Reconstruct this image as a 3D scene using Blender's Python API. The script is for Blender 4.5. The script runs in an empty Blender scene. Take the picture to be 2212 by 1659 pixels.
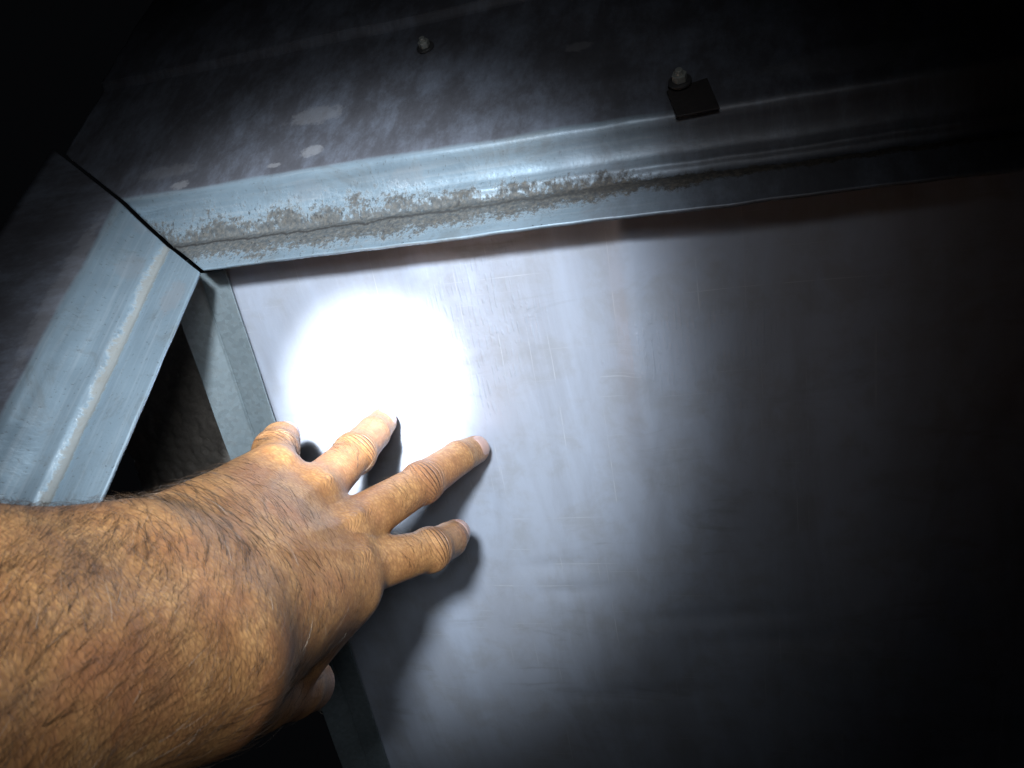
import bpy, math, random
import numpy as np

random.seed(7)
rng = np.random.default_rng(11)
sc = bpy.context.scene

# ------------------------------------------------------------------ camera
CAM = np.array([0.0, 0.0, 1.5])
F_PX = 1640.0                                    # focal length in pixels of a 2212 x 1659 frame
cam_d = bpy.data.cameras.new('camera')
cam = bpy.data.objects.new('camera', cam_d)
sc.collection.objects.link(cam)
cam.location = CAM
cam.rotation_euler = (math.radians(90), 0, 0)
cam_d.sensor_width = 36.0
cam_d.lens = 36.0 * F_PX / 2212.0
cam_d.dof.use_dof = True
cam_d.dof.focus_distance = 0.40
cam_d.dof.aperture_fstop = 26.0
cam_d.clip_start = 0.01
cam_d.clip_end = 50.0
sc.camera = cam
sc.render.resolution_x, sc.render.resolution_y = 1024, 768

# ------------------------------------------------------------------ world: a closed dark cavity
world = bpy.data.worlds.new('World')
sc.world = world
world.use_nodes = True
bg = world.node_tree.nodes['Background']
bg.inputs[0].default_value = (0.75, 0.82, 1.0, 1)
bg.inputs[1].default_value = 0.0018

# ------------------------------------------------------------------ head torch beam (hot centre + wide spill)
LIGHT = np.array([-0.072, -0.30, 1.5 + 0.165])
AIM = np.array([-0.083, 0.4535, 1.5 - 0.0140])


def spot(name, energy, half_deg, blend, size, color=(0.86, 0.93, 1.0), loc=None, aim=None):
    d = bpy.data.lights.new(name, 'SPOT')
    d.energy = energy
    d.spot_size = math.radians(2 * half_deg)
    d.spot_blend = blend
    d.shadow_soft_size = size
    d.color = color
    o = bpy.data.objects.new(name, d)
    sc.collection.objects.link(o)
    loc = LIGHT if loc is None else np.array(loc)
    o.location = loc
    v = (AIM if aim is None else np.array(aim)) - loc
    from mathutils import Vector
    o.rotation_euler = Vector(v).to_track_quat('-Z', 'Y').to_euler()
    return o


spot('torch_hot_beam', 150.0, 4.45, 0.32, 0.014)
spot('torch_mid_beam', 52.0, 14.4, 0.70, 0.036, color=(0.80, 0.90, 1.0))
spot('torch_spill', 3.4, 25.0, 1.0, 0.045)
spot('shadow_fill', 4.2, 21.0, 1.0, 0.06, loc=(0.02, -0.24, 1.58), aim=(-0.11, 0.45, 1.45))  # added fill near the camera to lift the shadows; no visible source

sc.view_settings.view_transform = 'Standard'
sc.view_settings.look = 'None'
sc.view_settings.exposure = 0.0
sc.view_settings.gamma = 1.0
sc.view_settings.use_curve_mapping = False
sc.render.engine = 'CYCLES'
sc.cycles.use_denoising = True
sc.cycles.use_light_tree = False
sc.cycles.max_bounces = 6
sc.cycles.sample_clamp_indirect = 4.0


# ------------------------------------------------------------------ helpers
def unit(v):
    v = np.asarray(v, float)
    return v / np.linalg.norm(v)


def P(u, v, d):
    """point at depth d (m) seen at (u, v) of the 2212 x 1659 frame; world coordinates"""
    return np.array([(u - 1106.0) / F_PX * d, d, 1.5 + (829.5 - v) / F_PX * d])


# axes of the sheet-metal frame and of the sloping panel behind it (world)
T = unit([.96, -.28, .063])
U = np.array([.097, .541, .835]); U = unit(U - T * (U @ T))
N = np.cross(T, U)                               # faces the viewer
W = np.array([.172, .387, -.906]); W = unit(W - T * (W @ T))
PN = -np.cross(T, W)                             # panel normal, faces the viewer
P0 = P(1045, 965, .45)


def on_plane(u, v, o, n):
    r = P(u, v, 1.0) - CAM
    return CAM + r * (((o - CAM) @ n) / (r @ n))


def mesh_obj(name, verts, faces, mat, parent=None, smooth=True, uv=None):
    me = bpy.data.meshes.new(name)
    me.from_pydata([tuple(map(float, v)) for v in verts], [], [tuple(map(int, f)) for f in faces])
    if uv is not None:
        l = me.uv_layers.new(name='UVMap')
        idx = np.empty(len(me.loops), dtype=np.int32)
        me.loops.foreach_get('vertex_index', idx)
        l.data.foreach_set('uv', np.asarray(uv, np.float32)[idx].ravel())
    if smooth:
        me.polygons.foreach_set('use_smooth', [True] * len(me.polygons))
    if mat:
        me.materials.append(mat)
    me.update()
    o = bpy.data.objects.new(name, me)
    sc.collection.objects.link(o)
    if parent:
        o.parent = parent
    return o


def tag(o, label, cat=None, group=None, kind=None):
    if label: o['label'] = label
    if cat: o['category'] = cat
    if group: o['group'] = group
    if kind: o['kind'] = kind
    return o


def solidify(o, th, off=-1):
    m = o.modifiers.new('thickness', 'SOLIDIFY')
    m.thickness = th
    m.offset = off
    return o


class NT:
    """small node-tree writer"""
    def __init__(s, name):
        s.m = bpy.data.materials.new(name)
        s.m.use_nodes = True
        s.t = s.m.node_tree
        s.b = s.t.nodes['Principled BSDF']

    def n(s, typ, _in=None, **props):
        nd = s.t.nodes.new(typ)
        for k, v in props.items():
            setattr(nd, k, v)
        for k, v in (_in or {}).items():
            s.set(nd.inputs[k], v)
        return nd

    def set(s, sock, v):
        if hasattr(v, 'is_output'):
            s.t.links.new(v, sock)
        else:
            sock.default_value = v

    def math(s, op, a, b=None, c=None, clamp=False):
        nd = s.n('ShaderNodeMath', operation=op, use_clamp=clamp)
        for i, x in enumerate((a, b, c)):
            if x is not None:
                s.set(nd.inputs[i], x)
        return nd.outputs[0]

    def mix(s, f, a, b, mode='MIX'):
        nd = s.n('ShaderNodeMix', data_type='RGBA', blend_type=mode)
        s.set(nd.inputs[0], f); s.set(nd.inputs[6], a); s.set(nd.inputs[7], b)
        return nd.outputs[2]

    def ramp(s, f, stops, interp='LINEAR'):
        nd = s.n('ShaderNodeValToRGB')
        cr = nd.color_ramp
        cr.interpolation = interp
        while len(cr.elements) < len(stops):
            cr.elements.new(0.5)
        for e, (p, c) in zip(cr.elements, stops):
            e.position = p
            e.color = c if len(c) == 4 else (*c, 1)
        s.set(nd.inputs[0], f)
        return nd.outputs[0]

    def step(s, f, lo, hi):
        nd = s.n('ShaderNodeMapRange', interpolation_type='SMOOTHSTEP')
        s.set(nd.inputs[0], f)
        nd.inputs[1].default_value = lo; nd.inputs[2].default_value = hi
        return nd.outputs[0]

    def noise(s, vec, scale, detail=3, rough=.55, dist=0.0):
        nd = s.n('ShaderNodeTexNoise', {'Vector': vec, 'Scale': scale, 'Detail': detail,
                                        'Roughness': rough, 'Distortion': dist})
        return nd.outputs[0]

    def mapping(s, vec, scale=(1, 1, 1), rot=(0, 0, 0), loc=(0, 0, 0)):
        return s.n('ShaderNodeMapping', {'Vector': vec, 'Scale': scale, 'Rotation': rot, 'Location': loc}).outputs[0]

    def bump(s, h, strength, dist, prev=None):
        nd = s.n('ShaderNodeBump', {'Height': h, 'Strength': strength, 'Distance': dist})
        if prev is not None:
            s.set(nd.inputs['Normal'], prev)
        return nd.outputs[0]

    def blob(s, sep, x, y, rx, ry, wob, lo=.6, hi=1.1):
        """soft-edged irregular patch centred at uv (x, y); 1 inside, 0 outside"""
        dx = s.math('MULTIPLY', s.math('SUBTRACT', sep[0], x), 1 / rx)
        dy = s.math('MULTIPLY', s.math('SUBTRACT', sep[1], y), 1 / ry)
        r = s.math('SQRT', s.math('ADD', s.math('MULTIPLY', dx, dx), s.math('MULTIPLY', dy, dy)))
        r = s.math('ADD', r, s.math('MULTIPLY', s.math('SUBTRACT', wob, .5), 2.2))
        return s.step(r, hi, lo)


# ------------------------------------------------------------------ materials
def mat_panel():
    m = NT('galvanised_panel')
    uv = m.n('ShaderNodeUVMap').outputs[0]
    sep = m.n('ShaderNodeSeparateXYZ', {0: uv}).outputs
    big = m.noise(m.mapping(uv, (13, 3.0, 1)), 1.0, 5, .6, .8)
    mid = m.noise(uv, 38, 5, .65, .3)
    col = m.ramp(big, [(.28, (.44, .46, .52)), (.46, (.50, .535, .62)), (.60, (.55, .60, .71)), (.75, (.62, .68, .81))])  # cloudy reflections of the sheet, painted as long tonal bands
    col = m.mix(m.math('MULTIPLY', m.step(mid, .42, .70), .38), col, (.36, .35, .34, 1))
    tint = m.noise(m.mapping(uv, (8, 5, 1), (0, 0, .4), (3.1, 1.7, 0)), 1.0, 3, .5)
    col = m.mix(m.math('MULTIPLY', m.step(tint, .52, .72), .10), col, (.44, .385, .37, 1))
    # wiped smudges, long across the sheet
    sm = m.noise(m.mapping(uv, (11, 46, 1)), 1.0, 5, .65, 1.0)
    smz = m.math('MULTIPLY', m.step(sm, .54, .72), m.step(m.noise(uv, 9, 2), .42, .62))
    col = m.mix(m.math('MULTIPLY', smz, .45), col, (.24, .235, .235, 1))
    band = m.noise(m.mapping(uv, (17, 3.4, 1), (0, 0, .12), (5.3, 0, 0)), 1.0, 6, .68, 1.1)
    col = m.mix(m.math('MULTIPLY', m.step(band, .48, .70), .24), col, (.27, .265, .28, 1))  # more painted reflection: dark vertical bands in the base colour
    sc1 = m.noise(m.mapping(uv, (5, 850, 1), (0, 0, .07)), 1.0, 2, .5)
    sc2 = m.noise(m.mapping(uv, (620, 7, 1), (0, 0, -.15)), 1.0, 2, .5)
    scr = m.math('MULTIPLY', m.step(m.math('MAXIMUM', sc1, sc2), .66, .72), m.step(mid, .45, .62))
    col = m.mix(m.math('MULTIPLY', scr, .4), col, (.78, .80, .84, 1))
    m.set(m.b.inputs['Base Color'], col)
    m.b.inputs['Metallic'].default_value = .40
    m.set(m.b.inputs['Roughness'], m.math('ADD', m.math('MULTIPLY', mid, .22), .28))
    # rippled rubbing marks: fine vertical wavy ridges in a few patches
    wv = m.n('ShaderNodeTexWave', {'Vector': m.mapping(uv, (1, .12, 1)), 'Scale': 95, 'Distortion': 5.0,
                                   'Detail': 3, 'Detail Scale': 2.2}, wave_type='BANDS', bands_direction='X').outputs[1]
    patch = m.blob(sep, .150, .045, .035, .050, mid)
    patch2 = m.blob(sep, .262, .070, .045, .045, mid)
    pm = m.math('MAXIMUM', patch, m.math('MULTIPLY', patch2, .8))
    grain = m.math('MULTIPLY', m.step(wv, .55, .95), pm)
    grain = m.math('MULTIPLY', grain, m.step(m.noise(uv, 160, 2), .40, .60))
    h = m.math('MULTIPLY', grain, .00016)
    h = m.math('ADD', h, m.math('MULTIPLY', m.noise(uv, 700, 2, .6), .00006))
    h = m.math('ADD', h, m.math('MULTIPLY', m.noise(m.mapping(uv, (60, 22, 1)), 1, 3), .0005))
    m.set(m.b.inputs['Normal'], m.bump(h, 1.0, 1.0))
    return m.m


def mat_rail(name, dirt, grime_len):
    """zinc-coated rail; uv.x = metres along the rail, uv.y = metres across from the lip"""
    m = NT(name)
    uv = m.n('ShaderNodeUVMap').outputs[0]
    sep = m.n('ShaderNodeSeparateXYZ', {0: uv}).outputs
    spangle = m.n('ShaderNodeTexVoronoi', {'Vector': uv, 'Scale': 210}).outputs['Color']
    spg = m.n('ShaderNodeSeparateColor', {0: spangle}).outputs[0]
    cloud = m.noise(m.mapping(uv, (10, 26, 1)), 1, 5, .6, .5)
    col = m.ramp(cloud, [(.3, (.30, .385, .45)), (.55, (.37, .475, .55)), (.75, (.46, .57, .65))])
    col = m.mix(m.math('MULTIPLY', spg, .16), col, (.30, .36, .40, 1))
    scr = m.noise(m.mapping(uv, (14, 700, 1)), 1, 3, .6)
    col = m.mix(m.math('MULTIPLY', m.step(scr, .45, .7), .28), col, (.62, .68, .72, 1))
    stain = m.noise(m.mapping(uv, (38, 55, 1)), 1, 6, .7, .6)
    col = m.mix(m.math('MULTIPLY', m.step(stain, .50, .68), .55), col, (.235, .25, .25, 1))
    fleck = m.noise(uv, 520, 3, .7)
    col = m.mix(m.math('MULTIPLY', m.step(fleck, .60, .68), .45), col, (.16, .16, .155, 1))
    # oxide-dark outer face: purple-brown tarnish beyond the outer bend
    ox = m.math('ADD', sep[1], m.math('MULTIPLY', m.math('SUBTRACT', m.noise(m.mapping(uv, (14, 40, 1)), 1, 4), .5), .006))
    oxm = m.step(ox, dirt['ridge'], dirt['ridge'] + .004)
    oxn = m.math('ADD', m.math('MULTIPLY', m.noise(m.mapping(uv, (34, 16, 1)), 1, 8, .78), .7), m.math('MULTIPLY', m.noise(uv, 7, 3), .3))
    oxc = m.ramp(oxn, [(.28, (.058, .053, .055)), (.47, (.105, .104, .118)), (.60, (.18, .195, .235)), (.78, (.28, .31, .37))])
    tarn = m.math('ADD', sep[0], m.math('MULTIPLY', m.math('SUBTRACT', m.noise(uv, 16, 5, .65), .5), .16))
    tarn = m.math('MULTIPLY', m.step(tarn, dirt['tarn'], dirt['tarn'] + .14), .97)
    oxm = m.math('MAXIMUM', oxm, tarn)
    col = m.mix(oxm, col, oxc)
    # brown grime lying in the groove
    gy = m.math('SUBTRACT', sep[1], dirt['groove'])
    wander = m.math('MULTIPLY', m.math('SUBTRACT', m.noise(m.mapping(uv, (45, 10, 1)), 1, 4, .6), .5), dirt['wander'])
    gy = m.math('ABSOLUTE', m.math('ADD', gy, wander))
    fade = m.step(sep[0], grime_len, grime_len * .15)
    width = m.math('ADD', m.math('MULTIPLY', fade, dirt['spread']), dirt['thin'])
    core = m.math('SUBTRACT', 1, m.math('DIVIDE', gy, width), clamp=True)
    speck = m.math('ADD', m.math('MULTIPLY', m.noise(m.mapping(uv, (330, 330, 1)), 1, 5, .8), .55), m.math('MULTIPLY', m.noise(uv, 48, 4, .7), .45))
    body = m.step(m.math('ADD', core, m.math('MULTIPLY', m.math('SUBTRACT', speck, .5), 3.2)), .15, .62)
    gm = m.math('MULTIPLY', m.math('MULTIPLY', body, m.step(core, .0, .12)), m.math('ADD', .72, m.math('MULTIPLY', speck, .3)), clamp=True)
    gcol = m.ramp(m.noise(uv, 420, 4, .75), [(.36, (.016, .012, .009)), (.47, (.045, .034, .023)), (.58, (.085, .066, .045)), (.75, (.16, .13, .095))])
    gcol = m.mix(dirt['tan'], gcol, (.21, .165, .105, 1))
    col = m.mix(m.math('MULTIPLY', gm, dirt['amount']), col, gcol)
    pit = m.math('MULTIPLY', m.step(m.noise(m.mapping(uv, (520, 300, 1)), 1, 3, .7), .58, .66), m.step(core, .0, .5))
    col = m.mix(m.math('MULTIPLY', m.math('MULTIPLY', pit, fade), dirt['crust'] * .8), col, (.03, .026, .024, 1))
    # black crusted line along the grime and black specks on the lip
    cw = m.math('ADD', m.math('SUBTRACT', sep[1], dirt['groove'] + .0005),
                m.math('MULTIPLY', m.math('SUBTRACT', m.noise(m.mapping(uv, (60, 1, 1)), 1, 5, .7), .5), .013))
    line = m.step(m.math('ABSOLUTE', cw), .0016, .0004)
    line = m.math('MULTIPLY', m.math('MULTIPLY', line, fade), dirt['crust'])
    col = m.mix(m.math('MULTIPLY', line, .85), col, (.03, .026, .024, 1))
    spots = m.step(m.noise(m.mapping(uv, (300, 420, 1)), 1, 3, .7), .64, .70)
    lipm = m.math('MULTIPLY', m.step(sep[1], .030, .001), m.step(m.noise(uv, 30, 3), .45, .6))
    spots = m.math('MULTIPLY', m.math('MULTIPLY', spots, lipm), dirt['amount'])
    col = m.mix(spots, col, (.03, .028, .028, 1))
    # plaster-coloured splashes and rub marks
    wob = m.noise(uv, 150, 6, .8)
    for (x, y, rx, ry, k) in dirt['marks']:
        b = m.blob(sep, x, y, rx, ry, wob)
        col = m.mix(m.math('MULTIPLY', b, k * .7), col, (.42, .41, .42, 1))
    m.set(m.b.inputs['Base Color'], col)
    met = m.math('SUBTRACT', .62, m.math('MULTIPLY', gm, .55), clamp=True)
    met = m.math('MULTIPLY', met, m.math('SUBTRACT', 1, m.math('MULTIPLY', oxm, .75)))
    m.set(m.b.inputs['Metallic'], met)
    ro = m.math('ADD', .20, m.math('MULTIPLY', stain, .32))
    ro = m.math('ADD', ro, m.math('MULTIPLY', gm, .35), clamp=True)
    m.set(m.b.inputs['Roughness'], m.math('ADD', ro, m.math('MULTIPLY', oxm, .12), clamp=True))
    h = m.math('MULTIPLY', m.math('MULTIPLY', gm, speck), .00010)
    h = m.math('ADD', h, m.math('MULTIPLY', fleck, .00007))
    h = m.math('ADD', h, m.math('MULTIPLY', stain, .00022))
    m.set(m.b.inputs['Normal'], m.bump(h, 1.0, 1.0))
    return m.m


def mat_simple_zinc(name, col=(.205, .245, .26)):
    m = NT(name)
    uv = m.n('ShaderNodeTexCoord').outputs['Object']
    sp = m.n('ShaderNodeTexVoronoi', {'Vector': uv, 'Scale': 420}).outputs['Color']
    g = m.n('ShaderNodeSeparateColor', {0: sp}).outputs[0]
    n = m.noise(uv, 170, 6, .75)
    c = m.mix(g, tuple(x * .86 for x in col) + (1,), tuple(min(1, x * 1.08) for x in col) + (1,))
    c = m.mix(m.math('MULTIPLY', m.step(n, .45, .75), .4), c, (.20, .205, .195, 1))
    m.set(m.b.inputs['Base Color'], c)
    m.b.inputs['Metallic'].default_value = .45
    m.set(m.b.inputs['Roughness'], m.math('ADD', .38, m.math('MULTIPLY', n, .2)))
    m.set(m.b.inputs['Normal'], m.bump(m.noise(uv, 900, 3, .7), .35, .0004))
    return m.m


def mat_dark(name, c, rough=.8, met=0.0, bscale=300):
    m = NT(name)
    uv = m.n('ShaderNodeTexCoord').outputs['Object']
    n = m.noise(uv, bscale, 4, .65)
    m.set(m.b.inputs['Base Color'], m.mix(n, tuple(x * .55 for x in c) + (1,), tuple(x * 1.4 for x in c) + (1,)))
    m.b.inputs['Metallic'].default_value = met
    m.b.inputs['Roughness'].default_value = rough
    m.set(m.b.inputs['Normal'], m.bump(n, .5, .0006))
    return m.m


def mat_skin():
    m = NT('skin')
    co = m.n('ShaderNodeTexCoord').outputs['Object']
    sk = m.n('ShaderNodeAttribute', attribute_name='skin_axes').outputs['Vector']      # mm along / across / normal to the arm
    jf = m.n('ShaderNodeAttribute', attribute_name='joint_fold')                       # x: mm along digit, y: mm across, z: fold mask
    js = m.n('ShaderNodeSeparateXYZ', {0: jf.outputs['Vector']}).outputs
    pg = m.n('ShaderNodeAttribute', attribute_name='pigment')
    ps = m.n('ShaderNodeSeparateXYZ', {0: pg.outputs['Vector']}).outputs               # x: knuckle brown, y: pink tips, z: arm(1)..digits(0)
    n1 = m.noise(co, 55, 5, .6)
    n2 = m.noise(co, 330, 4, .65)
    col = m.ramp(n1, [(.30, (.30, .132, .048)), (.50, (.42, .205, .076)), (.70, (.54, .29, .115))])
    col = m.mix(m.math('MULTIPLY', m.step(n2, .42, .66), .42), col, (.235, .095, .042, 1))
    red = m.noise(co, 24, 3, .5)
    col = m.mix(m.math('MULTIPLY', m.step(red, .50, .68), .38), col, (.33, .115, .058, 1))
    vein = m.noise(m.mapping(sk, (.018, .045, .03)), 1, 2, .5, 1.2)
    vm = m.math('MULTIPLY', m.step(m.math('ABSOLUTE', m.math('SUBTRACT', vein, .5)), .035, .004), ps[2])
    col = m.mix(m.math('MULTIPLY', vm, .22), col, (.20, .115, .075, 1))
    col = m.mix(m.math('MULTIPLY', ps[0], .55), col, (.19, .085, .045, 1))
    col = m.mix(m.math('MULTIPLY', ps[1], .6), col, (.55, .27, .19, 1))
    m.set(m.b.inputs['Base Color'], col)
    m.set(m.b.inputs['Roughness'], m.math('ADD', .30, m.math('MULTIPLY', n2, .26)))
    m.b.inputs['Subsurface Weight'].default_value = .0
    m.b.inputs['Subsurface Radius'].default_value = (1.0, .35, .15)
    m.b.inputs['Subsurface Scale'].default_value = .0025
    m.b.inputs['Specular IOR Level'].default_value = .42
    # lozenge skin grain: two crossing sets of fine furrows, long across the limb
    v1 = m.n('ShaderNodeTexVoronoi', {'Vector': m.mapping(sk, (.62, .30, .45), (0, 0, .35)), 'Scale': 1.0, 'Randomness': .9},
             feature='DISTANCE_TO_EDGE').outputs['Distance']
    v2 = m.n('ShaderNodeTexVoronoi', {'Vector': m.mapping(sk, (1.3, .9, 1.1), (0, 0, -.5)), 'Scale': 1.0},
             feature='DISTANCE_TO_EDGE').outputs['Distance']
    g1 = m.step(v1, .0, .26)
    g2 = m.step(v2, .0, .30)
    # folds over the finger joints: arcs across the digit
    bow = m.math('DIVIDE', js[0], m.math('MAXIMUM', .4, m.math('SUBTRACT', 1.0, m.math('MULTIPLY', m.math('MULTIPLY', js[1], js[1]), .006))))
    cs = m.n('ShaderNodeSeparateXYZ', {0: co}).outputs
    wv = m.n('ShaderNodeCombineXYZ', {0: bow, 1: m.math('MULTIPLY', js[1], .22), 2: m.math('MULTIPLY', cs[1], 60.0)}).outputs[0]
    fold = m.n('ShaderNodeTexWave', {'Vector': wv, 'Scale': .115, 'Distortion': 3.2, 'Detail': 3, 'Detail Scale': 1.4,
                                     'Detail Roughness': .6}, wave_type='BANDS', bands_direction='X').outputs[1]
    fold = m.step(fold, .0, .42)
    fine = m.n('ShaderNodeTexWave', {'Vector': wv, 'Scale': .36, 'Distortion': 4.0, 'Detail': 2, 'Detail Scale': 1.2},
               wave_type='BANDS', bands_direction='X').outputs[1]
    inv = m.math('SUBTRACT', 1, fold)
    fold_h = m.math('MULTIPLY', inv, m.math('MULTIPLY', js[2], -1))
    col2 = m.mix(m.math('MULTIPLY', m.math('MULTIPLY', inv, js[2]), .7), col, (.13, .055, .03, 1))
    col2 = m.mix(m.math('MULTIPLY', m.math('SUBTRACT', 1, g1), .42), col2, (.16, .065, .026, 1))
    m.set(m.b.inputs['Base Color'], col2)
    h = m.math('MULTIPLY', fold_h, .0007)
    h = m.math('ADD', h, m.math('MULTIPLY', m.math('MULTIPLY', fine, js[2]), .00010))
    h = m.math('ADD', h, m.math('MULTIPLY', g1, .000045))
    h = m.math('ADD', h, m.math('MULTIPLY', g2, .00004))
    h = m.math('ADD', h, m.math('MULTIPLY', m.noise(m.mapping(sk, (1.1, .36, .6)), 1, 4, .65), .00022))
    m.set(m.b.inputs['Normal'], m.bump(h, 1.0, 1.0))
    return m.m


def mat_nail():
    m = NT('nail')
    co = m.n('ShaderNodeTexCoord').outputs['Object']
    n = m.noise(co, 300, 3)
    m.set(m.b.inputs['Base Color'], m.mix(n, (.44, .255, .20, 1), (.54, .34, .275, 1)))
    m.b.inputs['Roughness'].default_value = .32
    m.b.inputs['Subsurface Weight'].default_value = .0
    m.b.inputs['Subsurface Scale'].default_value = .002
    m.set(m.b.inputs['Normal'], m.bump(m.noise(co, 700, 2), .15, .0003))
    return m.m


def mat_hair():
    m = NT('hair')
    oi = m.n('ShaderNodeAttribute', attribute_name='tone').outputs['Fac']
    c = m.mix(m.math('MINIMUM', oi, 1.0), (.018, .012, .008, 1), (.11, .062, .032, 1))
    m.set(m.b.inputs['Base Color'], m.mix(m.step(oi, 2, 4), c, (.42, .34, .27, 1)))  # a few strands coloured pale to stand in for specular glints
    m.b.inputs['Roughness'].default_value = .36
    m.b.inputs['Specular IOR Level'].default_value = .45
    return m.m


# ------------------------------------------------------------------ the sloping panel
def smooth_noise2(a, b, seed, terms=9, lo=1.0, hi=5.0):
    r = np.random.default_rng(seed)
    out = np.zeros_like(a)
    for _ in range(terms):
        k = r.uniform(lo, hi); th = r.uniform(0, 2 * math.pi); ph = r.uniform(0, 6.28)
        out += np.sin(2 * math.pi * k * (a * math.cos(th) + b * math.sin(th)) + ph) / terms ** .5
    return out


J = on_plane(485, 596, P0, PN)                   # panel's left edge at the frame
us = np.arange(0, .62, .004)
ws = np.arange(-.028, .44, .004)
ua, wa = np.meshgrid(us, ws, indexing='ij')
# oil-canning: long shallow ripples running down the sheet, plus one pressed crease
hgt = .0012 * smooth_noise2(ua * 3.2, wa * .8, 3, 9, .8, 2.2) + .0004 * smooth_noise2(ua * 6, wa * 1.6, 5, 9, .8, 2.5)
cre = np.exp(-((ua - (.232 + .05 * np.clip(wa - .10, 0, 1) + .10 * np.clip(wa - .13, 0, .05))) / .007) ** 2)
hgt += .0045 * cre * np.clip(1 - np.abs(wa - .08) / .11, 0, 1)
for (x, y, rx, ry, d) in [(.262, .245, .045, .006, -.0012), (.30, .262, .05, .007, -.0011), (.165, .205, .02, .004, -.0008),
                          (.175, .225, .022, .004, -.0008), (.21, .31, .06, .006, -.0008), (.34, .13, .05, .03, .0014)]:
    hgt += d * np.exp(-((ua - x) / rx) ** 2 - ((wa - y + .1 * (ua - x)) / ry) ** 2)
pv = (J[None, None] + ua[..., None] * T + wa[..., None] * W + hgt[..., None] * PN).reshape(-1, 3)
nu, nw = len(us), len(ws)
ii, jj = np.meshgrid(np.arange(nu - 1), np.arange(nw - 1), indexing='ij')
q = (ii * nw + jj).ravel()
pf = np.stack([q, q + 1, q + nw + 1, q + nw], 1)
fn = np.cross(pv[pf[0][1]] - pv[pf[0][0]], pv[pf[0][3]] - pv[pf[0][0]])
if fn @ PN < 0: pf = pf[:, ::-1]
panel = mesh_obj('metal_sheet', pv, pf, mat_panel(), uv=np.stack([ua.ravel(), wa.ravel()], 1))
solidify(panel, .0015)
tag(panel, 'broad dull grey galvanised sheet metal panel lit by a bright round torch spot', 'metal sheet')


# ------------------------------------------------------------------ frame rails with stepped profile and mitred corner
def catmull(pts, per=6):
    pts = np.asarray(pts, float)
    p = np.vstack([2 * pts[0] - pts[1], pts, 2 * pts[-1] - pts[-2]])
    out = []
    for i in range(1, len(p) - 2):
        for k in range(per):
            t = k / per
            a, b, c, d = p[i - 1], p[i], p[i + 1], p[i + 2]
            out.append(.5 * ((2 * b) + (-a + c) * t + (2 * a - 5 * b + 4 * c - d) * t * t + (-a + 3 * b - 3 * c + d) * t ** 3))
    out.append(p[-2])
    return np.array(out)


CORNER = P(432, 582, .41)
MITRE = 1.30                                     # the left rail is wider than the top one
prof = [(0, 0), (6, 0), (12, .1), (18, 0), (21.5, -.8), (24, -1.8), (26.5, -.6), (28.5, 1.6), (31, 2.7), (34, 4.2),
        (37, 7.0), (40, 11.0), (42.2, 14.8), (44.4, 17.2), (48, 18.2), (56, 18.2), (75, 18.0), (100, 18.0), (130, 18.2),
        (158, 18.4), (163, 19.0), (166, 22.0), (170, 23.0), (200, 23.0), (300, 23.0)]


def rail(name, along, out, s_scale, length, t0, s_max, mat, seed, amp, nt=120):
    pr = catmull(prof, 6)
    pr = pr[pr[:, 0] * s_scale <= s_max * 1000 + 1e-6]
    s = pr[:, 0] * s_scale / 1000; h = pr[:, 1] / 1000
    arc = np.concatenate([[0], np.cumsum(np.hypot(np.diff(s), np.diff(h)))])
    start = t0(s)
    frac = np.linspace(0, 1, nt) ** 1.25
    tt = start[None, :] + (length - start[None, :]) * frac[:, None]
    ss = np.broadcast_to(s[None], tt.shape)
    hh = h[None] + amp * smooth_noise2(tt * 3, ss * 9, seed, 8, 1, 4) * .0004 + amp * .00018 * smooth_noise2(tt * 18, ss * 14, seed + 1, 8, 1, 3)
    v = (CORNER + tt[..., None] * along + ss[..., None] * out + hh[..., None] * N).reshape(-1, 3)
    ns = len(s)
    a, b = np.meshgrid(np.arange(nt - 1), np.arange(ns - 1), indexing='ij')
    q = (a * ns + b).ravel()
    fc = np.stack([q, q + 1, q + ns + 1, q + ns], 1)
    n0 = np.cross(v[fc[5][1]] - v[fc[5][0]], v[fc[5][3]] - v[fc[5][0]])
    if n0 @ N < 0: fc = fc[:, ::-1]
    uv = np.stack([tt.ravel(), np.broadcast_to(s[None] / s_scale, tt.shape).ravel()], 1)
    o = mesh_obj(name, v, fc, mat, uv=uv)
    solidify(o, .0016)
    return o


GAP = .0016
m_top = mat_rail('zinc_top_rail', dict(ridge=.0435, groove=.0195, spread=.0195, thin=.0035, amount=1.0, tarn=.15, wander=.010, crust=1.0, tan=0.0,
                 marks=[(.055, .092, .018, .009, .38), (.062, .060, .007, .005, .55), (-.020, .050, .006, .004, .6),
                        (.040, .054, .005, .002, .5), (.118, .0385, .012, .004, .35), (.060, .0385, .012, .004, .3),
                        (.205, .110, .008, .005, .35), (-.035, .064, .022, .006, .2), (.33, .062, .04, .010, .18)]), .34)
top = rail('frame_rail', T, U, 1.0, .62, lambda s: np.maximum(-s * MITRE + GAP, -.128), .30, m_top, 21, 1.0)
tag(top, 'long horizontal bent zinc rail with brown grime in its groove above the panel', 'frame rail')
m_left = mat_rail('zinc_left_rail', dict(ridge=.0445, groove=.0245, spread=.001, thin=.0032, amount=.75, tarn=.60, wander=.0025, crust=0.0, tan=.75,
                  marks=[(.018, .008, .012, .006, .6), (-.004, .0335, .010, .005, .45), (-.035, .036, .007, .005, .35),
                         (.02, .052, .06, .006, .2)]), .5)
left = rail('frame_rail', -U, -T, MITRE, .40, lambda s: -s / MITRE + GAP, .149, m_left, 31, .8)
tag(left, 'wide bluish zinc rail slanting down the left side behind the forearm', 'frame rail')


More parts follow.
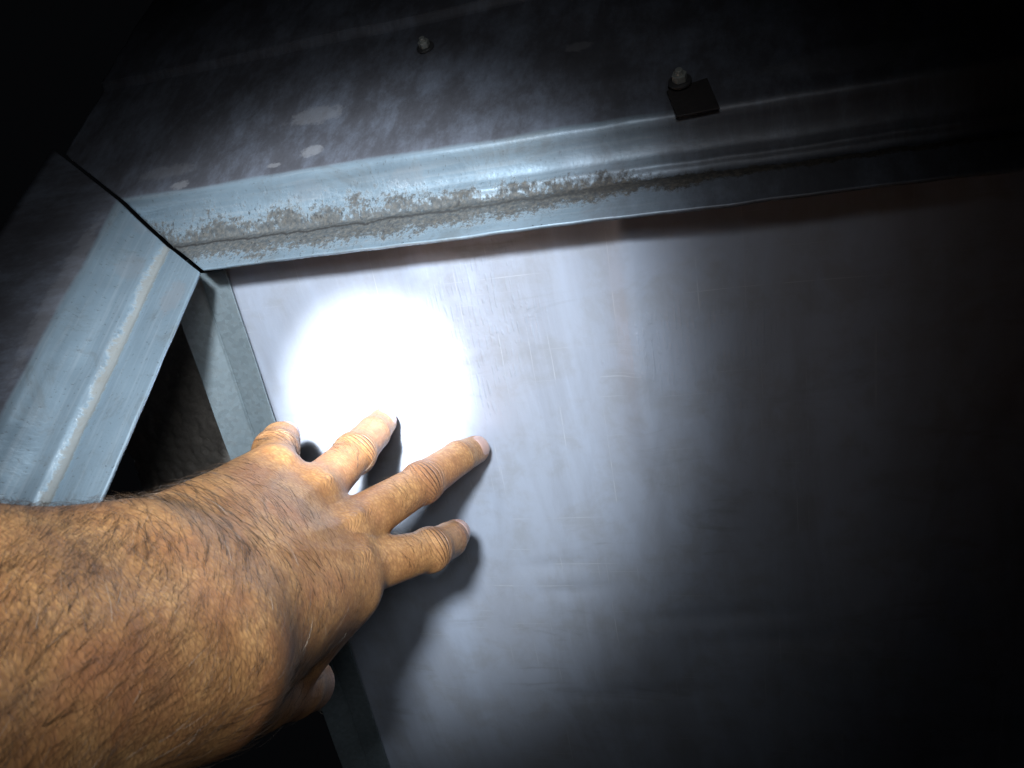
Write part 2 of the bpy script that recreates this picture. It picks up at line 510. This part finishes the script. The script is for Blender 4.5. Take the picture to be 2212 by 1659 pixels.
# ------------------------------------------------------------------ edge strip beside the panel, liner in the gap
def strip(name, prof2, w0, w1, mat, label, cat):
    nwv = 60
    wv = np.linspace(w0, w1, nwv)
    pr = np.asarray(prof2)
    v = np.array([J + W * w + T * a + PN * b for w in wv for a, b in pr])
    v += PN * (.0002 * np.sin(np.repeat(wv, len(pr)) * 90))[:, None]
    k = len(pr)
    fc = [(i * k + j, i * k + j + 1, (i + 1) * k + j + 1, (i + 1) * k + j) for i in range(nwv - 1) for j in range(k - 1)]
    n0 = np.cross(v[fc[0][1]] - v[fc[0][0]], v[fc[0][3]] - v[fc[0][0]])
    if n0 @ PN < 0: fc = [f[::-1] for f in fc]
    o = mesh_obj(name, v, fc, mat, smooth=False)
    solidify(o, .0014)
    b = o.modifiers.new('edge', 'BEVEL'); b.width = .0005; b.segments = 2; b.limit_method = 'ANGLE'
    return tag(o, label, cat)


strip('edge_angle', [(.0035, .0026), (-.0130, .0042), (-.0142, .0028), (-.0150, .0042), (-.0300, .0130), (-.0335, .0050), (-.0560, -.0450)],
      -.004, .44, mat_simple_zinc('zinc_edge'), 'narrow folded grey zinc edge strip along the panel side', 'edge strip')

lu = np.linspace(.02, .40, 130); lv = np.linspace(-.17, -.020, 60)
a_, b_ = np.meshgrid(lu, lv, indexing='ij')
lh = .0013 * smooth_noise2(a_ * 90, b_ * 90, 9, 12, .5, 1.8) - .052
lnorm = PN; ldir = T
vv = (J + a_[..., None] * W + b_[..., None] * T + lh[..., None] * PN).reshape(-1, 3)
k = len(lv)
ff = [(i * k + j, i * k + j + 1, (i + 1) * k + j + 1, (i + 1) * k + j) for i in range(len(lu) - 1) for j in range(k - 1)]
liner = mesh_obj('fibre_liner', vv, ff, mat_dark('fibre_dark', (.34, .30, .26), .95, 0, 500))
solidify(liner, .004)
tag(liner, 'dark fuzzy fibre lining in the gap behind the left rail', 'lining')


def strands(name, roots, dirs, normals, lengths, radius, segs, droop, mat, parent, tones=None, wav=0.0, lift=.55):
    """thin tapered three-sided strands joined into one mesh"""
    n = len(roots)
    side = np.cross(dirs, normals); side /= np.linalg.norm(side, axis=1)[:, None] + 1e-9
    V = np.zeros((n, segs + 1, 3, 3)); ang = np.array([0, 2.094, 4.189])
    ph = rng.uniform(-1, 1, n)
    for i in range(segs + 1):
        t = i / segs
        c = roots + dirs * (lengths * t)[:, None] + normals * (lengths * (t * lift - droop * t * t))[:, None] \
            + side * (lengths * wav * ph * t * t)[:, None]
        r = (np.zeros(n) + radius) * (1 - .8 * t ** 1.5)
        for q_, a in enumerate(ang):
            V[:, i, q_] = c + (side * math.cos(a) + normals * math.sin(a)) * r[:, None] if np.ndim(r) else \
                c + (side * math.cos(a) + normals * math.sin(a)) * r
    base = (np.arange(n) * (segs + 1) * 3)[:, None, None]
    F = []
    for i in range(segs):
        for q_ in range(3):
            F.append([i * 3 + q_, i * 3 + (q_ + 1) % 3, (i + 1) * 3 + (q_ + 1) % 3, (i + 1) * 3 + q_])
    F = (np.array(F)[None] + base).reshape(-1, 4)
    me = bpy.data.meshes.new(name)
    vs = V.reshape(-1, 3)
    me.vertices.add(len(vs)); me.vertices.foreach_set('co', vs.astype(np.float32).ravel())
    me.loops.add(F.size); me.loops.foreach_set('vertex_index', F.astype(np.int32).ravel())
    me.polygons.add(len(F)); me.polygons.foreach_set('loop_start', np.arange(0, F.size, 4, dtype=np.int32))
    me.polygons.foreach_set('use_smooth', np.ones(len(F), bool))
    if tones is not None:
        at = me.attributes.new('tone', 'FLOAT', 'POINT')
        at.data.foreach_set('value', np.repeat(tones, (segs + 1) * 3).astype(np.float32))
    me.update(calc_edges=True); me.validate()
    me.materials.append(mat)
    o = bpy.data.objects.new(name, me)
    sc.collection.objects.link(o)
    if parent: o.parent = parent
    return o


nf = 9000
fi = rng.integers(0, len(vv), nf)
fd = unit(W)[None] * rng.normal(0, 1, (nf, 1)) + ldir[None] * rng.normal(.6, .8, (nf, 1))
fd /= np.linalg.norm(fd, axis=1)[:, None]
fz = strands('fibre_nap', vv[fi], fd, np.repeat(lnorm[None], nf, 0), rng.uniform(.004, .010, nf), .0004, 3, .5,
             mat_dark('fibre_nap_dark', (.50, .44, .37), .9), liner)
fz['kind'] = 'stuff'


# ------------------------------------------------------------------ bolts and the tab on the top rail's outer face
def prism(n, r0, r1, h0, h1, rot=0.0):
    vs = [(r * math.cos(rot + 2 * math.pi * i / n), r * math.sin(rot + 2 * math.pi * i / n), h) for r, h in ((r0, h0), (r1, h1)) for i in range(n)]
    fs = [tuple(range(n - 1, -1, -1)), tuple(range(n, 2 * n))] + [(i, (i + 1) % n, n + (i + 1) % n, n + i) for i in range(n)]
    return vs, fs


def local_to(o, e1, e2, e3, vs):
    return [o + e1 * x + e2 * y + e3 * z for x, y, z in vs]


face_o = CORNER + N * .0184
m_bolt = mat_simple_zinc('bolt_zinc', (.42, .42, .38))
m_washer = mat_dark('washer_dark', (.10, .095, .095), .45, .6)


def bolt(u, v, r, label, lift=0.0):
    o = on_plane(u, v, face_o, N) + N * lift
    e = bpy.data.objects.new('bolt', None); sc.collection.objects.link(e)
    tag(e, label, 'bolt', 'bolts in the dark face of the top rail')
    parts = (('washer', prism(24, r * 1.55, r * 1.5, .0003, .0016), m_washer),
             ('hex_head', prism(6, r, r, .0016, .0016 + r * .95, .3), m_bolt),
             ('shank_end', prism(16, r * .55, r * .48, .0016 + r * .9, .0016 + r * 1.6), m_bolt))
    for nm, (vs, fs), mt in parts:
        ob = mesh_obj(nm, local_to(o, T, U, N, vs), fs, mt, e, smooth=False)
        b = ob.modifiers.new('edge', 'BEVEL'); b.width = r * .08; b.segments = 2
    return e


bolt(920, 105, .0034, 'small zinc bolt on the dark face above the torch spot, nearer the corner')
bolt(1470, 188, .0036, 'small zinc bolt over the dark square tab, farther from the corner', .0022)

tb = [on_plane(u, v, face_o, N) for u, v in ((1440, 200), (1462, 256), (1556, 238), (1528, 172))]
tv = [p + N * .0004 for p in tb] + [p + N * .0012 for p in tb]
tabo = mesh_obj('metal_tab', tv, [(0, 1, 2, 3), (7, 6, 5, 4), (0, 4, 5, 1), (1, 5, 6, 2), (2, 6, 7, 3), (3, 7, 4, 0)],
                mat_dark('tab_dark', (.045, .038, .036), .6, .3), smooth=False)
b = tabo.modifiers.new('edge', 'BEVEL'); b.width = .0005; b.segments = 2
tag(tabo, 'dark square metal tab clamped under a bolt on the rail', 'metal tab')

# ------------------------------------------------------------------ the arm and hand: one continuous surface from a distance field (mm)
O_MM = CAM


def H(u, v, d):
    return (P(u, v, d / 1000.0) - O_MM) * 1000.0


def round_cone(p, a, b, r1, r2):
    ba = b - a
    l2 = ba @ ba
    rr = r1 - r2
    a2 = l2 - rr * rr
    il2 = 1.0 / l2
    pa = p - a
    y = pa @ ba
    z = y - l2
    x = pa * l2 - y[:, None] * ba
    x2 = np.einsum('ij,ij->i', x, x)
    y2 = y * y * l2
    z2 = z * z * l2
    kk = np.sign(rr) * rr * rr * x2
    d = (np.sqrt(np.maximum(x2 * a2 * il2, 0)) + y * rr) * il2 - r1
    c1 = np.sign(z) * a2 * z2 > kk
    c2 = np.sign(y) * a2 * y2 < kk
    d = np.where(c2, np.sqrt(x2 + y2) * il2 - r1, d)
    d = np.where(c1, np.sqrt(x2 + z2) * il2 - r2, d)
    return d


def smin(a, b, k):
    h = np.maximum(k - np.abs(a - b), 0) / k
    return np.minimum(a, b) - h * h * h * k / 6.0


# joints: (u, v, depth mm) seen in the frame; [mcp, pip, dip, tip] and radii
DIG = {
    'index':  ([H(748, 1238, 335), H(928, 1188, 379), H(970, 1167, 405), H(984, 1154, 422)], [13.6, 10.8, 9.4, 8.2]),
    'middle': ([H(735, 1150, 343), H(912, 1043, 389), H(990, 989, 416), H(1026, 972, 436)], [13.4, 10.7, 9.2, 8.2]),
    'ring':   ([H(672, 1072, 346), H(766, 980, 391), H(806, 936, 420), H(826, 912, 442)], [13.0, 10.8, 9.3, 8.2]),
    'pinky':  ([H(590, 1024, 347), H(596, 974, 382), H(606, 952, 402), H(613, 944, 418)], [12.4, 11.0, 9.8, 8.6]),
}
WR = H(335, 1362, 245)
MCPC = (DIG['index'][0][0] + DIG['pinky'][0][0]) / 2
AX = unit(MCPC - WR)                                              # along the hand
ACR = unit(DIG['pinky'][0][0] - DIG['index'][0][0]); ACR = unit(ACR - AX * (ACR @ AX))
DOR = np.cross(AX, ACR)
if DOR @ (-MCPC) < 0: DOR = -DOR
HS = []                                                           # palm / arm primitives: a, b, r1, r2
wr_u = WR + ACR * 20; wr_r = WR - ACR * 20
for nm, off, r0 in (('index', -14, 20), ('middle', -5, 21), ('ring', 5, 21), ('pinky', 14, 19)):
    mc = DIG[nm][0][0]
    HS.append((WR + ACR * off + AX * 4 + DOR * 3, mc - DOR * 2.5, r0, 12.5))
    HS.append((WR + ACR * off * .9 + AX * 10 - DOR * 8, mc - DOR * 9 - AX * 4, 18, 10.5))
# hypothenar and thenar pads
HS.append((WR + ACR * 24 + AX * 18 - DOR * 6, DIG['pinky'][0][0] + ACR * 1 - DOR * 8 - AX * 14, 18, 12))
HS.append((WR - ACR * 22 + AX * 6 - DOR * 8, DIG['index'][0][0] - ACR * 3 - DOR * 12 - AX * 30, 21, 13))
HS.append((WR - ACR * 15 + DOR * 1 + AX * 2, DIG['index'][0][0] - ACR * 4 - DOR * 1 - AX * 6, 22, 13))
# first web, between index knuckle and thumb
HS.append((DIG['index'][0][0] - ACR * 5 - DOR * 5 - AX * 4, H(640, 1420, 318), 12, 12.5))
# forearm: two bones' worth of bulk
EL1, EL2 = H(0, 1440, 190) - DOR * 9 + ACR * 6, np.array([-150.0, 118.0, -84.0])
EL3 = np.array([-172.0, 60.0, -108.0])
for a, b, r1, r2 in ((WR + ACR * 17 + DOR * 3, EL1 + ACR * 11, 27, 31), (WR - ACR * 18 + DOR * 4, EL1 - ACR * 14, 27, 33), (WR - AX * 25 + DOR * 2, WR + AX * 62 + DOR * 3, 30, 16), (EL1 + ACR * 11, EL2, 31, 40),
                     (EL1 - ACR * 14, EL2, 33, 42), (EL2, EL3, 40, 42)):
    HS.append((a, b, r1, r2))
THUMB = [H(455, 1490, 268), H(560, 1497, 302), H(632, 1486, 334), H(662, 1479, 356)]
TR = [20, 15, 13.2, 12.8]


def finger_sdf(p, nm):
    js, rs = DIG[nm]
    d = round_cone(p, js[0], js[1], rs[0] * .93, rs[1] * .92)
    d = smin(d, round_cone(p, js[1], js[2], rs[1] * .97, rs[2]), 3.5)
    d = smin(d, round_cone(p, js[2], js[3], rs[2] * .98, rs[3]), 3.0)
    x = unit(js[1] - js[0])
    d = smin(d, np.linalg.norm(p - js[1], axis=1) - rs[1] * 1.0, 5.0)      # knuckle swelling
    return d


def body_sdf(p):
    d = None
    for a, b, r1, r2 in HS:
        q_ = round_cone(p, a, b, r1, r2)
        d = q_ if d is None else smin(d, q_, 18.0)
    t = None
    for i in range(3):
        q_ = round_cone(p, THUMB[i], THUMB[i + 1], TR[i], TR[i + 1])
        t = q_ if t is None else smin(t, q_, 4.0)
    d = smin(d, t, 10.0)
    for nm in DIG:                                                  # knuckle heads on the back of the hand
        mc = DIG[nm][0][0]
        d = smin(d, np.linalg.norm(p - (mc + DOR * 2.0), axis=1) - 10.6, 9.0)
    for nm in DIG:
        d = smin(d, finger_sdf(p, nm), 7.5)
    return d


def surface_net(sdf, lo, hi, step, coarse=4):
    n = (np.ceil((hi - lo) / step / coarse).astype(int)) * coarse
    nc = n // coarse
    g = [lo[i] + step * coarse * np.arange(nc[i] + 1) for i in range(3)]
    cp = np.stack(np.meshgrid(*g, indexing='ij'), -1).reshape(-1, 3)
    cv = sdf(cp).reshape(nc + 1)
    thr = step * coarse * 1.25
    near = np.abs(cv) < thr
    blk = np.zeros(nc, bool)
    for a in (0, 1):
        for b_ in (0, 1):
            for c in (0, 1):
                blk |= near[a:nc[0] + a, b_:nc[1] + b_, c:nc[2] + c]
    full = np.repeat(np.repeat(np.repeat(cv[:-1, :-1, :-1], coarse, 0), coarse, 1), coarse, 2)
    full = np.pad(full, ((0, 1),) * 3, mode='edge').astype(np.float32)
    act = np.repeat(np.repeat(np.repeat(blk, coarse, 0), coarse, 1), coarse, 2)
    act = np.pad(act, ((0, 1),) * 3, mode='constant')
    for ax in range(3):                                             # include the far border of each block
        act |= np.roll(act, 1, ax)
    idx = np.argwhere(act)
    vals = np.concatenate([sdf(lo + step * c) for c in np.array_split(idx, max(1, len(idx) // 300000))])
    full[tuple(idx.T)] = vals
    s = full < 0
    cell = np.zeros(tuple(x - 1 for x in s.shape), np.int8)
    for a in (0, 1):
        for b_ in (0, 1):
            for c in (0, 1):
                cell += s[a:a + cell.shape[0], b_:b_ + cell.shape[1], c:c + cell.shape[2]]
    mixd = (cell > 0) & (cell < 8)
    cid = np.argwhere(mixd)
    vid = -np.ones(cell.shape, np.int64)
    vid[tuple(cid.T)] = np.arange(len(cid))
    acc = np.zeros((len(cid), 3)); cnt = np.zeros(len(cid))
    cor = [(a, b_, c) for a in (0, 1) for b_ in (0, 1) for c in (0, 1)]
    for i in range(8):
        for ax in range(3):
            if cor[i][ax]: continue
            o2 = list(cor[i]); o2[ax] = 1
            va = full[tuple((cid + cor[i]).T)]; vb = full[tuple((cid + o2).T)]
            m_ = (va < 0) != (vb < 0)
            t = va[m_] / (va[m_] - vb[m_])
            pt = np.tile(np.array(cor[i], float), (m_.sum(), 1)); pt[:, ax] = t
            acc[m_] += pt; cnt[m_] += 1
    verts = lo + step * (cid + acc / cnt[:, None])
    faces = []
    for ax in range(3):
        sl1 = [slice(None)] * 3; sl2 = [slice(None)] * 3
        sl1[ax] = slice(0, -1); sl2[ax] = slice(1, None)
        e = np.argwhere(s[tuple(sl1)] != s[tuple(sl2)])
        b1, b2 = (ax + 1) % 3, (ax + 2) % 3
        ok = (e[:, b1] > 0) & (e[:, b2] > 0) & (e[:, b1] < cell.shape[b1]) & (e[:, b2] < cell.shape[b2])
        e = e[ok]
        ins = s[tuple(e.T)]
        cs = []
        for (da, db) in ((-1, -1), (0, -1), (0, 0), (-1, 0)):
            c = e.copy(); c[:, b1] += da; c[:, b2] += db
            cs.append(vid[tuple(c.T)])
        qd = np.stack(cs, 1)
        qd[~ins] = qd[~ins][:, ::-1]
        faces.append(qd)
    faces = np.concatenate(faces)
    return verts, faces[(faces >= 0).all(1)]


def sdf_grad(p, e=.6):
    g = np.stack([body_sdf(p + e * np.eye(3)[i]) - body_sdf(p - e * np.eye(3)[i]) for i in range(3)], 1)
    return g / (np.linalg.norm(g, axis=1)[:, None] + 1e-9)


HV, HF = surface_net(body_sdf, np.array([-225.0, 10.0, -160.0]), np.array([5.0, 465.0, 5.0]), 0.95)
for _ in range(2):
    g_ = sdf_grad(HV)
    HV = HV - g_ * np.clip(body_sdf(HV), -1, 1)[:, None]
HN = sdf_grad(HV)

# per-vertex coordinates for skin grain, folds and pigment
rel = HV - WR
skin_axes = np.stack([rel @ AX, rel @ ACR, rel @ DOR], 1)
fold = np.zeros((len(HV), 3))
pig = np.zeros((len(HV), 3))
pig[:, 2] = 1.0
best = np.full(len(HV), 1e9)
for nm in DIG:
    js, rs = DIG[nm]
    fd_ = finger_sdf(HV, nm)
    x1, x2, x3 = unit(js[1] - js[0]), unit(js[2] - js[1]), unit(js[3] - js[2])
    xm = unit(x1 + x2)
    cz = -(js[1]) / np.linalg.norm(js[1])
    dz = DOR - xm * (DOR @ xm); dz = unit(dz)
    yl = np.cross(dz, xm)
    DIGF = (x1, x2, x3, dz, yl)
    u1 = (HV - js[1]) @ xm; l1 = (HV - js[1]) @ yl
    u2 = (HV - js[2]) @ x3; l2 = (HV - js[2]) @ yl
    dors = np.clip((HN @ dz + .25) / .8, 0, 1)
    on = (fd_ < 2.0) & (fd_ < best)
    best = np.where(on, fd_, best)
    mp = np.exp(-(u1 / (rs[1] * .66)) ** 2) * dors
    md = np.exp(-(u2 / (rs[2] * .42)) ** 2) * dors * .5
    usep = np.where(mp >= md, u1, u2); usel = np.where(mp >= md, l1, l2)
    fold[on, 0] = usep[on]; fold[on, 1] = usel[on]
    fold[on, 2] = np.maximum(mp, md)[on]
    pig[on, 0] = np.maximum(mp * .55, md * .4)[on]
    tip = np.clip(((HV - js[2]) @ x3) / np.linalg.norm(js[3] - js[2]) - .5, 0, 1)
    pig[on, 1] = tip[on]
    pig[on, 2] = np.clip(1 - ((HV[on] - js[0]) @ x1) / 20, 0, 1)
# creased skin over the middle and index main knuckles
for nm, rad in (('index', 15.0), ('middle', 13.0), ('ring', 9.0)):
    mc = DIG[nm][0][0] + DOR * 8
    r_ = np.linalg.norm(HV - mc, axis=1)
    k_ = np.exp(-(r_ / rad) ** 2) * .28
    up = k_ > fold[:, 2]
    x1 = unit(DIG[nm][0][1] - DIG[nm][0][0])
    fold[up, 0] = ((HV - mc) @ x1)[up] + 300; fold[up, 1] = ((HV - mc) @ ACR)[up] * .4; fold[up, 2] = k_[up]
tt_ = np.clip((np.linalg.norm(HV - THUMB[3], axis=1) - 16) / -6, 0, 1)
pig[:, 1] = np.maximum(pig[:, 1], tt_)

# shallow real relief: tendons, soft lumps
lump = smooth_noise2(skin_axes[:, 0] / 60, skin_axes[:, 1] / 45, 17, 10, .5, 1.8)
HV = HV + HN * (.35 * lump * pig[:, 2])[:, None]
for nm in ('index', 'middle', 'ring', 'pinky'):
    a, b_ = DIG[nm][0][0], WR + AX * 12 + ACR * (0 if nm == 'middle' else 4)
    ab = b_ - a
    tpar = np.clip(((HV - a) @ ab) / (ab @ ab), 0, 1)
    dd = HV - (a + tpar[:, None] * ab)
    lat = dd - np.outer(dd @ DOR, DOR)
    dl = np.linalg.norm(lat, axis=1)
    amt = .8 * np.exp(-(dl / 3.0) ** 2) * np.clip(1 - tpar * 1.15, 0, 1) * (HN @ DOR > .2)
    HV = HV + HN * amt[:, None]


def to_world(v):
    return O_MM + v / 1000.0


person = mesh_obj('person', to_world(HV), HF, mat_skin())
for nm_, arr in (('skin_axes', skin_axes), ('joint_fold', fold), ('pigment', pig)):
    at = person.data.attributes.new(nm_, 'FLOAT_VECTOR', 'POINT')
    at.data.foreach_set('vector', arr.astype(np.float32).ravel())
tag(person, 'hairy bare forearm and left hand reaching in, fingers spread on the panel', 'person')

# ------------------------------------------------------------------ finger nails
m_nail = mat_nail()
for nm in DIG:
    js, rs = DIG[nm]
    x3 = unit(js[3] - js[2])
    dz = unit(DOR * .7 + unit(-js[3]) * 1.1); dz = unit(dz - x3 * (dz @ x3))
    yl = np.cross(dz, x3)
    c0 = js[3] - x3 * 1.0
    L_, Wd = rs[3] * .90, rs[3] * .80
    na, nb = 15, 13
    top_v = []
    for i in range(na):
        for j in range(nb):
            a = -1 + 2 * i / (na - 1); b_ = -1 + 2 * j / (nb - 1)
            # square -> rounded nail outline
            e = 3.2
            rr = max(abs(a), abs(b_)) / max(1e-6, (abs(a) ** e + abs(b_) ** e) ** (1 / e))
            top_v.append(c0 + x3 * (a * rr * L_) + yl * (b_ * rr * Wd) + dz * 16)
    pts = np.array(top_v)
    for _ in range(40):
        pts = pts - dz * np.clip(body_sdf(pts), -2, 2)[:, None] * .8
    ea = np.array([max(abs(-1 + 2 * i / (na - 1)), abs(-1 + 2 * j / (nb - 1))) for i in range(na) for j in range(nb)])
    up = np.where(ea > .95, -.15, .35 + .15 * (1 - ea))
    tv = np.concatenate([pts + dz * up[:, None], pts - dz * .8])
    fs = []
    off = na * nb
    for i in range(na - 1):
        for j in range(nb - 1):
            q_ = i * nb + j
            fs.append((q_, q_ + nb, q_ + nb + 1, q_ + 1))
    mesh_obj('fingernail', to_world(tv[:off]), fs, m_nail, person)

# ------------------------------------------------------------------ hair
tri_c = HV[HF].mean(1)
e1 = HV[HF[:, 1]] - HV[HF[:, 0]]; e2 = HV[HF[:, 3]] - HV[HF[:, 0]]
area = np.linalg.norm(np.cross(e1, e2), axis=1)
fnrm = HN[HF].mean(1); fnrm /= np.linalg.norm(fnrm, axis=1)[:, None]
al = (tri_c - WR) @ AX; ac = (tri_c - WR) @ ACR
dden = np.zeros(len(HF))
dors = np.clip((fnrm @ DOR + .45) / .6, 0, 1)
dden += np.where(al < 5, .55 + .45 * np.clip((ac + 5) / 25, 0, 1), np.clip(1 - (al - 5) / 85, 0, 1) * (.45 + .55 * np.clip((ac + 20) / 40, 0, 1))) * np.maximum(dors, np.clip((fnrm @ ACR) * 1.0, 0, 1))
for nm in DIG:                                                    # tufts on the first finger bones
    js, rs = DIG[nm]
    x1 = unit(js[1] - js[0]); Lp = np.linalg.norm(js[1] - js[0])
    near = np.linalg.norm(tri_c - (js[0] + x1 * Lp * .66), axis=1)
    tuft = np.exp(-(near / 13) ** 4) * (fnrm @ DOR > .1)
    dden = np.maximum(dden * (1 - np.exp(-(near / 22) ** 4)), tuft * .55)
dden *= 1 - .55 * np.exp(-((al - 8) / 24) ** 2)
pv_ = dden * area
pv_ /= pv_.sum()
NH = 10500
pick = rng.choice(len(HF), NH, p=pv_)
roots = tri_c[pick] + rng.normal(0, .35, (NH, 3))
nn = fnrm[pick]
roots = roots - nn * body_sdf(roots)[:, None]
bl = np.clip((al[pick] + 25) / 60, 0, 1)[:, None]
sw = smooth_noise2(al[pick] / 50, ac[pick] / 50, 41, 8, .5, 1.5)[:, None]
hd = (AX * .8 + ACR * .45) * (1 - bl) + (-AX * .10 + ACR * 1.0) * bl + AX * sw * .35 + rng.normal(0, .22, (NH, 3))
hd = hd - nn * np.einsum('ij,ij->i', hd, nn)[:, None]
hd /= np.linalg.norm(hd, axis=1)[:, None]
ln = rng.uniform(5, 14, NH) * np.where(al[pick] > 60, .75, 1.0)
hair = strands('body_hair', to_world(roots), hd, nn, ln / 1000, np.where(al[pick] < 8, .000052, .000068), 4, .26, mat_hair(), person, tones=np.where(rng.uniform(0, 1, NH) < .022, 6.0, rng.uniform(0, 1, NH) ** 2), wav=.35, lift=.34)
hair['kind'] = 'stuff'
hair['label'] = 'dark short hair on the forearm and back of the hand'
